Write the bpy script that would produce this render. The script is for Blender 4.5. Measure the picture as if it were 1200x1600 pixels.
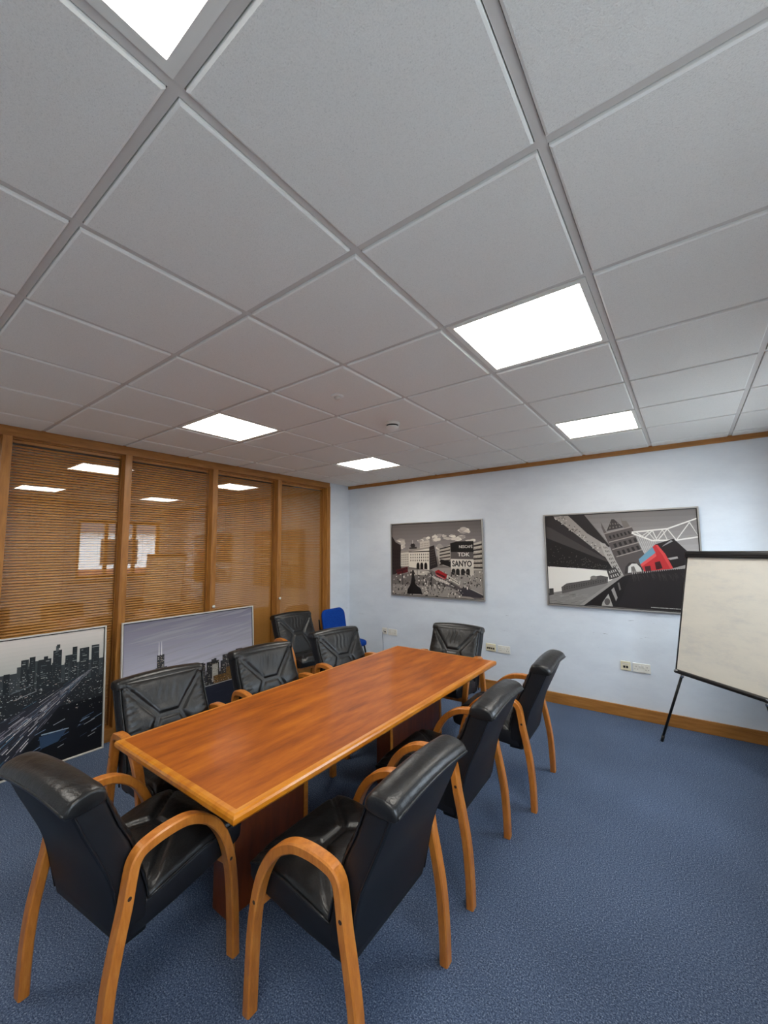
import bpy, bmesh, math, random
import numpy as np
from mathutils import Vector, Matrix, Euler

scene = bpy.context.scene
for o in list(bpy.data.objects): bpy.data.objects.remove(o)
COL = scene.collection

# ------------------------------------------------------------------ camera
cam_d = bpy.data.cameras.new('camera'); cam = bpy.data.objects.new('camera', cam_d); COL.objects.link(cam)
cam_d.sensor_fit = 'VERTICAL'; cam_d.sensor_height = 36.0
cam_d.lens = 36.0 * 638.22 / 1600.0; cam_d.clip_start = 0.02; cam_d.clip_end = 200
yaw, pitch, roll = 0.63506, 0.09346, -0.00954
f = Vector((-math.sin(yaw)*math.cos(pitch), math.cos(yaw)*math.cos(pitch), math.sin(pitch)))
r = Vector((math.cos(yaw), math.sin(yaw), 0)); u = r.cross(f)
R_ = r*math.cos(roll) + u*math.sin(roll); U_ = u*math.cos(roll) - r*math.sin(roll)
m = Matrix((R_, U_, -f)).transposed().to_4x4(); m.translation = Vector((1.426, -0.377, 1.650))
cam.matrix_world = m
scene.camera = cam

# ------------------------------------------------------------------ world and exposure
world = bpy.data.worlds.new('overcast_sky'); scene.world = world; world.use_nodes = True
bg = world.node_tree.nodes['Background']; bg.inputs[0].default_value = (0.74, 0.87, 1.0, 1); bg.inputs[1].default_value = 12.0
vs = scene.view_settings
vs.view_transform = 'Standard'; vs.look = 'None'; vs.gamma = 1.0; vs.use_curve_mapping = False
vs.exposure = 0.24
PANEL_STRENGTH = 15.0

# ------------------------------------------------------------------ room numbers
H = 2.65; XL = -2.757; XR = 2.20; YF = 4.385; YB = -1.35; XC = -4.2   # XC: unseen wall behind the blinds, added to keep sky light out

# ------------------------------------------------------------------ helpers
def s2l(c):
    return tuple(((v/255)/12.92 if v/255 <= .04045 else ((v/255+.055)/1.055)**2.4) for v in c)

def mat(name, col, rough=.6, metal=0., spec=.5, lin=False):
    mm = bpy.data.materials.new(name); mm.use_nodes = True
    b = mm.node_tree.nodes['Principled BSDF']
    b.inputs['Base Color'].default_value = (*(col if lin else s2l(col)), 1)
    b.inputs['Roughness'].default_value = rough; b.inputs['Metallic'].default_value = metal
    b.inputs['Specular IOR Level'].default_value = spec
    return mm
def nodes(mm): return mm.node_tree.nodes, mm.node_tree.links, mm.node_tree.nodes['Principled BSDF']
def tex_noise(n, l, scale, detail=4, rough=.6, vec=None, stretch=None, coord='Object'):
    t = n.new('ShaderNodeTexNoise'); t.inputs['Scale'].default_value = scale
    t.inputs['Detail'].default_value = detail; t.inputs['Roughness'].default_value = rough
    tc = n.new('ShaderNodeTexCoord'); mp = n.new('ShaderNodeMapping')
    if stretch: mp.inputs['Scale'].default_value = stretch
    l.new(tc.outputs[coord], mp.inputs[0]); l.new(mp.outputs[0], t.inputs['Vector'])
    return t
def ramp(n, l, src, stops):
    rp = n.new('ShaderNodeValToRGB'); e = rp.color_ramp.elements
    while len(e) < len(stops): e.new(.5)
    for el, (p, c) in zip(e, stops): el.position = p; el.color = (*s2l(c), 1)
    l.new(src, rp.inputs[0]); return rp
def bump(n, l, b, src, strength, dist=.01):
    bp = n.new('ShaderNodeBump'); bp.inputs['Strength'].default_value = strength; bp.inputs['Distance'].default_value = dist
    l.new(src, bp.inputs['Height']); l.new(bp.outputs[0], b.inputs['Normal']); return bp

def mk(name, verts, faces, material, parent=None, smooth=False):
    me = bpy.data.meshes.new(name); me.from_pydata([tuple(v) for v in verts], [], faces); me.update()
    bm = bmesh.new(); bm.from_mesh(me); bmesh.ops.recalc_face_normals(bm, faces=bm.faces); bm.to_mesh(me); bm.free()
    if material: me.materials.append(material)
    if smooth:
        for p in me.polygons: p.use_smooth = True
    o = bpy.data.objects.new(name, me); COL.objects.link(o)
    if parent: o.parent = parent
    return o
def merge(*parts):
    V, F = [], []
    for v, fc in parts:
        k = len(V); V += list(v); F += [tuple(i+k for i in q) for q in fc]
    return V, F
def box(x0, x1, y0, y1, z0, z1):
    v = [(x, y, z) for x in (x0, x1) for y in (y0, y1) for z in (z0, z1)]
    return v, [(0,1,3,2), (4,6,7,5), (0,4,5,1), (2,3,7,6), (0,2,6,4), (1,5,7,3)]
def bbox(x0, x1, y0, y1, z0, z1, b=.003, seg=2):
    bm = bmesh.new(); v, fc = box(x0, x1, y0, y1, z0, z1)
    vs_ = [bm.verts.new(p) for p in v]
    for q in fc: bm.faces.new([vs_[i] for i in q])
    bmesh.ops.recalc_face_normals(bm, faces=bm.faces)
    bmesh.ops.bevel(bm, geom=bm.edges[:], offset=b, segments=seg, affect='EDGES', profile=.6)
    bm.verts.index_update()
    V = [tuple(q.co) for q in bm.verts]; F = [tuple(q.index for q in fc.verts) for fc in bm.faces]; bm.free()
    return V, F
def loft(rings, cap=True):
    n = len(rings[0]); V = [tuple(p) for rg in rings for p in rg]; F = []
    for k in range(len(rings)-1):
        for i in range(n):
            j = (i+1) % n; F.append((k*n+i, k*n+j, (k+1)*n+j, (k+1)*n+i))
    if cap: F.append(tuple(range(n))[::-1]); F.append(tuple(range((len(rings)-1)*n, len(rings)*n)))
    return V, F
def cr(pts, n=8, closed=False):
    P = [Vector(p) for p in pts]; out = []; N = len(P)
    for i in range(N if closed else N-1):
        if closed: a, b, c, d = P[(i-1) % N], P[i], P[(i+1) % N], P[(i+2) % N]
        else: a, b, c, d = P[max(i-1, 0)], P[i], P[i+1], P[min(i+2, N-1)]
        for k in range(n):
            t = k/n; out.append(.5*((2*b)+(c-a)*t+(2*a-5*b+4*c-d)*t*t+(3*b-a-3*c+d)*t**3))
    if not closed: out.append(P[-1])
    return out
def tube(path, rad, n=8, closed=False):
    P = [Vector(p) for p in path]; rings = []; prev = None
    for i, p in enumerate(P):
        t = (P[(i+1) % len(P)]-P[i-1]) if closed else (P[min(i+1, len(P)-1)]-P[max(i-1, 0)])
        t.normalize()
        if prev is None:
            a = Vector((0, 0, 1)) if abs(t.z) < .9 else Vector((1, 0, 0)); nx = t.cross(a).normalized()
        else: nx = (prev - t*prev.dot(t)).normalized()
        prev = nx; ny = t.cross(nx); rr = rad[i] if isinstance(rad, (list, tuple)) else rad
        rings.append([p+nx*math.cos(2*math.pi*k/n)*rr+ny*math.sin(2*math.pi*k/n)*rr for k in range(n)])
    if closed: rings.append(rings[0]); return loft(rings, cap=False)
    return loft(rings)
def rrect(w, d, rad, n=4, cx=0., cy=0.):
    pts = []
    for (sx, sy, a0) in ((1, 1, 0), (-1, 1, 90), (-1, -1, 180), (1, -1, 270)):
        for k in range(n+1):
            a = math.radians(a0+90*k/n); pts.append((cx+sx*(w-rad)+rad*math.cos(a), cy+sy*(d-rad)+rad*math.sin(a)))
    return pts
def disc(c, nrm, rad, thick, n=14):
    nrm = Vector(nrm).normalized(); a = Vector((0, 0, 1)) if abs(nrm.z) < .9 else Vector((1, 0, 0))
    x = nrm.cross(a).normalized(); y = nrm.cross(x); c = Vector(c)
    return loft([[c+nrm*q+x*rad*s*math.cos(2*math.pi*k/n)+y*rad*s*math.sin(2*math.pi*k/n) for k in range(n)] for q, s in ((0, 1), (thick*.7, 1), (thick, .8))])
def lathe(prof, c, n=28):
    rings = [[(c[0]+rr*math.cos(2*math.pi*k/n), c[1]+rr*math.sin(2*math.pi*k/n), c[2]+z) for k in range(n)] for rr, z in prof]
    return loft(rings)

def tag(o, label=None, cat=None, group=None, kind=None):
    if label: o['label'] = label
    if cat: o['category'] = cat
    if group: o['group'] = group
    if kind: o['kind'] = kind
    return o
def empty(name, loc=(0, 0, 0), rz=0.):
    o = bpy.data.objects.new(name, None); COL.objects.link(o); o.location = loc; o.rotation_euler = (0, 0, rz)
    o.empty_display_size = .1
    return o
def copy_tree(o, parent=None):
    c = o.copy(); COL.objects.link(c); c.parent = parent
    for ch in list(o.children): copy_tree(ch, c)
    return c
def part(name, vf, material, parent, smooth=False): return mk(name, vf[0], vf[1], material, parent, smooth)
def inst(src, name, parent, loc):
    o = bpy.data.objects.new(name, src.data); COL.objects.link(o); o.parent = parent; o.location = loc; return o

# ------------------------------------------------------------------ materials
M = {}
def mk_carpet():
    mm = mat('blue_carpet', (70, 88, 120), .95, spec=.1); n, l, b = nodes(mm)
    t = tex_noise(n, l, 165, 3, .8); rp = ramp(n, l, t.outputs[0], [(.31, (28, 36, 52)), (.45, (78, 93, 119)), (.56, (102, 119, 146)), (.70, (184, 194, 210))])
    t2 = tex_noise(n, l, 1.1, 2, .5); rp2 = ramp(n, l, t2.outputs[0], [(.3, (225, 225, 225)), (.7, (255, 255, 255))])
    mx = n.new('ShaderNodeMix'); mx.data_type = 'RGBA'; mx.blend_type = 'MULTIPLY'; mx.inputs[0].default_value = 1
    l.new(rp.outputs[0], mx.inputs[6]); l.new(rp2.outputs[0], mx.inputs[7]); l.new(mx.outputs[2], b.inputs['Base Color'])
    bump(n, l, b, t.outputs[0], .9, .006); return mm
M['carpet'] = mk_carpet()
def mk_wall():
    mm = mat('pale_blue_paint', (222, 228, 236), .75, spec=.25); n, l, b = nodes(mm)
    t = tex_noise(n, l, 2.2, 6, .7, stretch=(1, 1, 2.2)); rp = ramp(n, l, t.outputs[0], [(.25, (211, 218, 226)), (.6, (221, 228, 235))])
    # small dark scuffs where furniture has rubbed the paint
    t3 = tex_noise(n, l, 13, 5, .8, stretch=(.35, .35, 2.6)); r3 = ramp(n, l, t3.outputs[0], [(.645, (255, 255, 255)), (.69, (176, 176, 178))])
    tc = n.new('ShaderNodeTexCoord'); sp = n.new('ShaderNodeSeparateXYZ'); l.new(tc.outputs['Object'], sp.inputs[0])
    w = n.new('ShaderNodeMapRange'); w.inputs[1].default_value = .0; w.inputs[2].default_value = .30; w.inputs[3].default_value = 1; w.inputs[4].default_value = 0
    ab = n.new('ShaderNodeMath'); ab.operation = 'SUBTRACT'; ab.inputs[1].default_value = .80; l.new(sp.outputs[2], ab.inputs[0])
    ab2 = n.new('ShaderNodeMath'); ab2.operation = 'ABSOLUTE'; l.new(ab.outputs[0], ab2.inputs[0]); l.new(ab2.outputs[0], w.inputs[0])
    mx = n.new('ShaderNodeMix'); mx.data_type = 'RGBA'; mx.blend_type = 'MULTIPLY'
    l.new(w.outputs[0], mx.inputs[0]); l.new(rp.outputs[0], mx.inputs[6]); l.new(r3.outputs[0], mx.inputs[7]); l.new(mx.outputs[2], b.inputs['Base Color'])
    t2 = tex_noise(n, l, 160, 2, .5); bump(n, l, b, t2.outputs[0], .12, .004); return mm
M['wall'] = mk_wall()
def mk_tile():
    mm = mat('mineral_fibre', (205, 203, 198), .9, spec=.1); n, l, b = nodes(mm)
    t = tex_noise(n, l, 300, 3, .7, coord='Object'); ramp_ = ramp(n, l, t.outputs[0], [(.28, (212, 211, 206)), (.42, (232, 231, 226)), (.65, (238, 237, 232))])
    l.new(ramp_.outputs[0], b.inputs['Base Color']); bump(n, l, b, t.outputs[0], .5, .004); return mm
M['tile'] = mk_tile()
M['tee'] = mat('tee_paint', (206, 202, 197), .5)
M['tile_edge'] = mat('lit_tile_edge', (240, 240, 236), .6)  # whiter than the tile face: light caught on the chamfers, put into the colour
M['white_metal'] = mat('white_enamel', (225, 224, 218), .4)
M['slab'] = mat('grey_slab', (120, 118, 115), .9)
def mk_wood(name, dark, mid, light, stretch, scale=5., rough=.35, coat=0.):
    mm = mat(name, mid, rough); n, l, b = nodes(mm)
    t = tex_noise(n, l, scale, 6, .62, stretch=stretch); rp = ramp(n, l, t.outputs[0], [(.28, dark), (.5, mid), (.72, light)])
    l.new(rp.outputs[0], b.inputs['Base Color'])
    t2 = tex_noise(n, l, scale*9, 3, .6, stretch=stretch); bump(n, l, b, t2.outputs[0], .06, .002)
    if coat: b.inputs['Coat Weight'].default_value = coat; b.inputs['Coat Roughness'].default_value = .15
    return mm
M['cherry'] = mk_wood('cherry_veneer', (126, 58, 2), (162, 82, 4), (188, 104, 12), (5, .8, 5), 3.2, .5, .3)
nodes(M['cherry'])[2].inputs['Specular IOR Level'].default_value = .25
M['cherry_edge'] = mk_wood('cherry_lipping', (176, 98, 16), (200, 122, 26), (214, 142, 44), (6, 1.2, 6), 4, .3, .4)
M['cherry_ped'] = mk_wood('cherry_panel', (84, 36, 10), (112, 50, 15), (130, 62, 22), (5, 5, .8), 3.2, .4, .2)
M['beech'] = mk_wood('lacquered_beech', (168, 97, 32), (192, 115, 42), (206, 133, 56), (9, 9, 2.0), 5, .34, .3)
M['oak'] = mk_wood('oak_trim', (140, 92, 36), (164, 110, 48), (182, 128, 62), (8, 8, .9), 5, .42, .1)
M['oak_h'] = mk_wood('oak_trim_level', (140, 92, 36), (164, 110, 48), (182, 128, 62), (.9, .9, 9), 5, .42, .1)
M['slat'] = mk_wood('blind_slat', (168, 113, 44), (188, 131, 56), (200, 143, 66), (3, .9, 3), 4, .45)
def mk_leather():
    mm = mat('black_leather', (22, 23, 24), .31, spec=.5); n, l, b = nodes(mm)
    t = tex_noise(n, l, 26, 5, .6, stretch=(1, 1, .55)); t2 = tex_noise(n, l, 240, 2, .5)
    rp = ramp(n, l, t.outputs[0], [(.3, (13, 14, 15)), (.7, (30, 31, 32))]); l.new(rp.outputs[0], b.inputs['Base Color'])
    ad = n.new('ShaderNodeMath'); ad.operation = 'MULTIPLY_ADD'; ad.inputs[1].default_value = .12; l.new(t2.outputs[0], ad.inputs[0]); l.new(t.outputs[0], ad.inputs[2])
    bump(n, l, b, ad.outputs[0], .30, .010)
    return mm
M['leather'] = mk_leather()
def mk_vinyl():
    mm = mat('black_vinyl', (18, 20, 25), .5, spec=.4); n, l, b = nodes(mm)
    t = tex_noise(n, l, 220, 2, .5); bump(n, l, b, t.outputs[0], .15, .002); return mm
M['vinyl'] = mk_vinyl()
M['dark_cap'] = mat('dark_plug', (52, 30, 16), .5)
M['black_plastic'] = mat('black_plastic', (16, 16, 17), .38)
M['black_metal'] = mat('black_metal', (18, 18, 19), .35, .3)
M['chrome'] = mat('bright_steel', (205, 205, 205), .22, 1.)
M['silver'] = mat('silver_frame', (176, 174, 170), .38, .75)
M['white_frame'] = mat('pale_aluminium', (224, 222, 214), .34, .35)
M['socket'] = mat('white_socket', (228, 226, 216), .35)
M['cream'] = mat('cream_socket', (222, 214, 184), .38)
M['dark'] = mat('dark_slot', (20, 19, 18), .6)
M['grey_plastic'] = mat('grey_plastic', (205, 200, 190), .45)
M['cable'] = mat('blue_grey_cable', (104, 116, 138), .5)
M['backing'] = mat('picture_backing', (90, 70, 48), .8)
def mk_fabric():
    mm = mat('royal_blue_fabric', (14, 62, 148), .9, spec=.15); n, l, b = nodes(mm)
    t = tex_noise(n, l, 180, 3, .6); rp = ramp(n, l, t.outputs[0], [(.3, (8, 44, 118)), (.7, (20, 76, 170))]); l.new(rp.outputs[0], b.inputs['Base Color'])
    bump(n, l, b, t.outputs[0], .4, .003); return mm
M['blue'] = mk_fabric()
def mk_board():
    mm = mat('dry_wipe_board', (222, 218, 206), .32, spec=.5); n, l, b = nodes(mm)
    t = tex_noise(n, l, 3.2, 7, .75, stretch=(.7, 1, 2.6)); rp = ramp(n, l, t.outputs[0], [(.28, (208, 207, 201)), (.50, (225, 222, 211)), (.8, (232, 228, 216))])
    l.new(rp.outputs[0], b.inputs['Base Color']); return mm
M['board'] = mk_board()
def mk_glass(name, refl, tint=(1, 1, 1)):
    mm = bpy.data.materials.new(name); mm.use_nodes = True; n, l = mm.node_tree.nodes, mm.node_tree.links
    n.clear(); out = n.new('ShaderNodeOutputMaterial'); mx = n.new('ShaderNodeMixShader'); tr = n.new('ShaderNodeBsdfTransparent'); gl = n.new('ShaderNodeBsdfGlossy')
    tr.inputs[0].default_value = (*tint, 1); gl.inputs['Roughness'].default_value = 0.0; gl.inputs[0].default_value = (1, 1, 1, 1)
    fr = n.new('ShaderNodeLayerWeight'); pw = n.new('ShaderNodeMath'); pw.operation = 'POWER'; pw.inputs[1].default_value = 5.0
    mu = n.new('ShaderNodeMath'); mu.operation = 'MULTIPLY_ADD'; mu.inputs[1].default_value = .96*refl; mu.inputs[2].default_value = .042*refl; mu.use_clamp = True
    l.new(fr.outputs['Facing'], pw.inputs[0]); l.new(pw.outputs[0], mu.inputs[0]); l.new(mu.outputs[0], mx.inputs[0]); l.new(tr.outputs[0], mx.inputs[1]); l.new(gl.outputs[0], mx.inputs[2]); l.new(mx.outputs[0], out.inputs[0])
    return mm
M['glass'] = mk_glass('partition_glass', 1.15); M['pane'] = mk_glass('window_glass', 1.0)
def mk_emit(name, col, s):
    mm = bpy.data.materials.new(name); mm.use_nodes = True; n, l, b = nodes(mm)
    b.inputs['Base Color'].default_value = (.9, .9, .88, 1); b.inputs['Emission Color'].default_value = (*col, 1); b.inputs['Emission Strength'].default_value = s
    return mm
M['diffuser'] = mk_emit('lit_diffuser', (1.0, .955, .87), PANEL_STRENGTH)
def mk_print():
    mm = mat('printed_canvas', (128, 128, 128), .42, spec=.35); n, l, b = nodes(mm)
    a = n.new('ShaderNodeVertexColor'); a.layer_name = 'ink'; l.new(a.outputs[0], b.inputs['Base Color']); return mm
M['print'] = mk_print()
M['brick'] = mat('red_brown_brick', (120, 72, 58), .9); M['render'] = mat('white_render', (225, 225, 222), .9)
M['slate'] = mat('roof_slate', (72, 66, 66), .8); M['tarmac'] = mat('pale_paving', (150, 148, 144), .95)

# ------------------------------------------------------------------ room shell
def struct(name, vf, material, parent=None):
    o = mk(name, vf[0], vf[1], material, parent)
    if not parent: tag(o, kind='structure')
    return o
T = .12
struct('floor', box(XC-T, XR+T, YB-T, YF+T, -.10, 0), M['carpet'])
ceil = struct('ceiling', box(XC-T, XR+T, YB-T, YF+T, H+.12, H+.22), M['slab'])
struct('wall_far', box(XC-T, XR+T, YF, YF+T, 0, H+.12), M['wall'])
struct('wall_back', box(XC-T, XR+T, YB-T, YB, 0, H+.12), M['wall'])
struct('wall_light_block', box(XC-T, XC, YB, YF, 0, H+.12), M['wall'])  # unseen corridor wall, added so sky light does not shine through the slats
# right wall with two openings; the near window is unseen, added for daylight
WZ0, WZ1 = 1.16, 2.30; WIN = [(-.75, .75), (2.42, 3.95)]
pcs = [box(XR, XR+.25, YB-T, YF+T, 0, WZ0), box(XR, XR+.25, YB-T, YF+T, WZ1, H+.22)]
ys = [YB-T] + [v for w in WIN for v in w] + [YF+T]
for k in range(0, len(ys), 2): pcs.append(box(XR, XR+.25, ys[k], ys[k+1], WZ0, WZ1))
struct('wall_right', merge(*pcs), M['wall'])
for k, (y0, y1) in enumerate(WIN):
    w = empty('window_%d' % (1+k), (XR+.1, (y0+y1)/2, WZ0)); tag(w, kind='structure'); hw = (y1-y0)/2; hh = WZ1-WZ0
    part('window_frame', merge(box(-.03, .03, -hw, hw, 0, .06), box(-.03, .03, -hw, hw, hh-.06, hh), box(-.03, .03, -hw, -hw+.06, .06, hh-.06), box(-.03, .03, hw-.06, hw, .06, hh-.06)), M['oak'], w)
    for q in (-.17, .17): part('mullion', box(-.03, .03, q*hw*2-.03, q*hw*2+.03, .06, hh-.06), M['oak'], w)
    part('pane', box(-.004, .004, -hw+.05, hw-.05, .05, hh-.05), M['pane'], w)
    part('window_sill', bbox(-.16, -.03, -hw-.04, hw+.04, -.025, .0, .006), M['white_metal'], w)

# ceiling grid: 600 mm tegular tiles dropped just under the tee bars
FL = .012
xs = [XL] + [i*.6 for i in range(-4, 4)] + [XR]; yl = [YB] + [j*.6 for j in range(-2, 8)] + [YF]
LIGHTS = [(i, j) for i in (1, -3) for j in (-1, 2, 5)]
tile_cache = {}
for a in range(len(xs)-1):
    for b_ in range(len(yl)-1):
        x0, x1, y0, y1 = xs[a], xs[a+1], yl[b_], yl[b_+1]
        if any(abs(x0-i*.6) < .01 and abs(y0-j*.6) < .01 for i, j in LIGHTS): continue
        g = .0145; w, d = (x1-x0)/2-g, (y1-y0)/2-g; key = (round(w, 3), round(d, 3))
        if key not in tile_cache:
            e = .006
            V = [(-w, -d, .012), (w, -d, .012), (w, d, .012), (-w, d, .012), (-w, -d, -.006), (w, -d, -.006), (w, d, -.006), (-w, d, -.006), (-w+e, -d+e, -.009), (w-e, -d+e, -.009), (w-e, d-e, -.009), (-w+e, d-e, -.009)]
            F = [(0, 1, 2, 3)] + [(q, (q+1) % 4, 4+(q+1) % 4, 4+q) for q in range(4)] + [(4+q, 4+(q+1) % 4, 8+(q+1) % 4, 8+q) for q in range(4)] + [(8, 9, 10, 11)]
            o = mk('ceiling_tile', V, F, M['tile'], ceil); o.data.materials.append(M['tile_edge'])
            for pf in list(o.data.polygons)[1:9]: pf.material_index = 1
            o.location = ((x0+x1)/2, (y0+y1)/2, H); tile_cache[key] = o
        else: inst(tile_cache[key], 'ceiling_tile', ceil, ((x0+x1)/2, (y0+y1)/2, H))
for x in xs[1:-1]: part('main_tee', merge(box(x-FL, x+FL, YB, YF, H, H+.003), box(x-.002, x+.002, YB, YF, H+.003, H+.035)), M['tee'], ceil)
for y in yl[1:-1]:
    for a in range(len(xs)-1):
        x0 = xs[a]+(FL if a else 0); x1 = xs[a+1]-(FL if a < len(xs)-2 else 0)
        part('cross_tee', merge(box(x0, x1, y-FL, y+FL, H+.0005, H+.003), box(x0, x1, y-.002, y+.002, H+.003, H+.03)), M['tee'], ceil)
part('wall_angle', merge(box(XL, XR, YB, YB+.02, H, H+.003), box(XR-.02, XR, YB, YF, H, H+.003), box(XL, XL+.02, YB, YF, H, H+.003), box(XL, XR, YF-.02, YF, H, H+.003)), M['tee'], ceil)

# oak cornice and skirting
tm = struct('trim_1', bbox(XL, XR, YF-.022, YF, H-.055, H-.001, .004), M['oak_h'])
struct('baseboard_far', bbox(XL, XR, YF-.018, YF, 0, .112, .004), M['oak_h'])
struct('baseboard_right', bbox(XR-.018, XR, YB, YF-.018, 0, .112, .004), M['oak_h'])
struct('baseboard_back', bbox(XL, XR-.018, YB, YB+.018, 0, .112, .004), M['oak_h'])

# glazed partition with blinds on the left
MUL = [-.51, .39, 1.252, 2.14, 3.04, 3.93]; MW = .03; XI = -2.90; XG = -2.835
wl = struct('wall_left', box(XI, XL, 3.96, YF, 0, H+.12), M['wall'])
part('wall_panel', merge(box(XI, XL, YB, -.54, 0, H+.12), box(XI, XL, -.54, 3.96, H+.004, H+.12)), M['wall'], wl)
part('top_rail', bbox(XI, XL, -.54, 3.96, H-.082, H+.003, .003), M['oak_h'], wl)
part('bottom_rail', bbox(XI, XL, -.54, 3.96, 0, .11, .003), M['oak_h'], wl)
for y in MUL:
    mu = part('mullion', bbox(XI, XL, y-MW, y+MW, .11, H-.082, .003), M['oak'], wl)
    if y in (2.14, 3.04):
        part('knob', merge(disc((XL, y+.004, 1.06), (1, 0, 0), .008, .016), disc((XL+.016, y+.004, 1.06), (1, 0, 0), .017, .014)), M['white_frame'], mu, True)
part('cover_strip', bbox(XL, XL+.008, 3.925, 3.962, 0, H-.056, .002), M['oak'], wl)
BLIND_LABELS = [None, 'brown slatted blind behind the leaning night highway picture', 'brown slatted blind behind the leaning twin-antenna tower picture, its tower end',
    'brown slatted blind between the tower picture corner and the armchair standing apart', 'brown slatted blind next to the white corner wall, behind the blue chair']
slat_src = None
for k in range(5):
    y0, y1 = MUL[k]+MW, MUL[k+1]-MW
    part('pane', box(XG-.003, XG+.003, y0-.008, y1+.008, .10, H-.075), M['glass'], wl)
    part('glazing_bead', merge(*[box(XG-.014, XG+.014, y, y+.008, .11, H-.082) for y in (y0, y1-.008)], *[box(XG-.014, XG+.014, y0+.008, y1-.008, z, z+.008) for z in (.11, H-.09)]), M['oak'], wl)
    bl = empty('venetian_blind', (XG-.030, (y0+y1)/2, .115))
    tag(bl, BLIND_LABELS[k] or 'brown slatted blind in the partition bay past the night highway picture', 'blind', 'slatted blinds in the glazed partition')
    hw = (y1-y0)/2-.006; top = H-.082-.115
    part('head_rail', bbox(-.012, .012, -hw, hw, top-.03, top-.002, .002), M['slat'], bl)
    part('bottom_bar', bbox(-.010, .010, -hw, hw, .0, .014, .002), M['slat'], bl)
    pitch_ = .0226; nsl = int((top-.05)/pitch_)
    a = math.radians(50); prof = []
    for q in range(5):                       # shallow curved slat, tilted almost shut
        s = (q/4-.5)*.0254; c = .0018*(1-(2*q/4-1)**2)
        prof.append((-s*math.cos(a)+c*math.sin(a), s*math.sin(a)+c*math.cos(a)))
    V = []; F = []
    for y in (-hw, hw):
        V += [(p[0], y, p[1]) for p in prof] + [(p[0]-.0004, y, p[1]-.0006) for p in prof]
    for q in range(4): F += [(q, q+1, 11+q, 10+q), (5+q, 15+q, 16+q, 6+q)]
    F += [(0, 10, 15, 5), (4, 9, 19, 14)]
    src = mk('slat', V, F, M['slat'], bl); src.location = (0, 0, .026)
    for q in range(1, nsl): inst(src, 'slat', bl, (0, 0, .026+q*pitch_))
    for q in (-.62, .0, .62): part('ladder_cord', tube([(.0135, q*hw, .01), (.0135, q*hw, top-.03)], .0007, 4), M['oak'], bl)

# ------------------------------------------------------------------ ceiling fittings
LL = {(1, -1): '', (1, 2): 'glowing square ceiling panel in the middle of the row towards the whiteboard',
      (1, 5): 'glowing square ceiling panel nearest the bridge picture', (-3, 2): 'glowing square ceiling panel in the middle of the row beside the blinds',
      (-3, 5): 'glowing square ceiling panel nearest the corner with the blue chair', (-3, -1): 'glowing square ceiling panel at the start of the row beside the blinds'}
LL[(1, -1)] = 'glowing square ceiling panel farthest from the bridge picture, in the same row'
for i, j in LIGHTS:
    L = empty('ceiling_light', (i*.6+.3, j*.6+.3, H)); tag(L, LL[(i, j)], 'ceiling light', 'square ceiling light panels')
    w = .287; q = .262
    part('frame', merge(box(-w, w, -w, -q, -.004, .012), box(-w, w, q, w, -.004, .012), box(-w, -q, -q, q, -.004, .012), box(q, w, -q, q, -.004, .012), box(-w, w, -w, w, .012, .02)), M['white_metal'], L)
    part('diffuser', box(-q, q, -q, q, .001, .006), M['diffuser'], L)
sd = empty('smoke_detector', (-.364, 2.173, H)); tag(sd, 'white round smoke detector with a black slotted ring on the ceiling', 'smoke detector')
part('base', lathe([(.059, -.009), (.059, -.024), (.054, -.028)], (0, 0, 0)), M['white_metal'], sd, True)
part('vent_ring', lathe([(.046, -.027), (.046, -.042)], (0, 0, 0)), M['dark'], sd, True)
part('cap', lathe([(.051, -.041), (.050, -.047), (.038, -.057), (.016, -.061), (.001, -.062)], (0, 0, 0)), M['white_metal'], sd, True)
ps = empty('ceiling_sensor', (-.316, 1.494, H)); tag(ps, 'small flat white domed sensor on a ceiling tile', 'sensor')
part('base', lathe([(.040, -.009), (.039, -.016), (.034, -.019)], (0, 0, 0)), M['white_metal'], ps, True)
part('dome', lathe([(.022, -.018), (.020, -.028), (.012, -.035), (.001, -.037)], (0, 0, 0)), M['grey_plastic'], ps, True)

# ------------------------------------------------------------------ conference table
TX0, TX1, TY0, TY1, TZ = -.893, .102, .522, 2.965, .733
tb = empty('conference_table', ((TX0+TX1)/2, (TY0+TY1)/2, 0)); tag(tb, 'long glossy cherry wood conference table on two panel pedestals', 'table')
hx, hy = (TX1-TX0)/2, (TY1-TY0)/2; ew = .032
part('tabletop', box(-hx+ew, hx-ew, -hy+ew, hy-ew, TZ-.038, TZ), M['cherry'], tb)
def lip(ax, sgn, hl):
    # rounded solid-wood edge with mitred ends, swept along one side
    prof = [(0, 0), (.018, -.0005), (.027, -.004), (.032, -.012), (.032, -.027), (.026, -.036), (.014, -.038), (0, -.038)]
    rings = []
    for e in (-1, 1):
        rg = []
        for o_, z in prof:
            l_ = e*(hl-ew+o_)
            rg.append((sgn*(hx-ew+o_), l_, TZ+z) if ax == 'x' else (l_, sgn*(hy-ew+o_), TZ+z))
        rings.append(rg)
    return loft(rings)
for s in (-1, 1):
    part('edge_lipping', lip('x', s, hy), M['cherry_edge'], tb); part('edge_lipping', lip('y', s, hx), M['cherry_edge'], tb)
cxp = (TX0+TX1)/2; cyp = (TY0+TY1)/2
for y0, y1 in ((.80, 1.28), (2.06, 2.80)):
    x0, x1 = -.455, -.335
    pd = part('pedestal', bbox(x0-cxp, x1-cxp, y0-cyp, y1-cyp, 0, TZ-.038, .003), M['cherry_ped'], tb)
    for y in (y0, y1-.028): part('edge_strip', bbox(x1-cxp-.001, x1-cxp+.004, y-cyp, y+.028-cyp, .0, TZ-.04, .001), M['cherry_edge'], pd)
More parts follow.
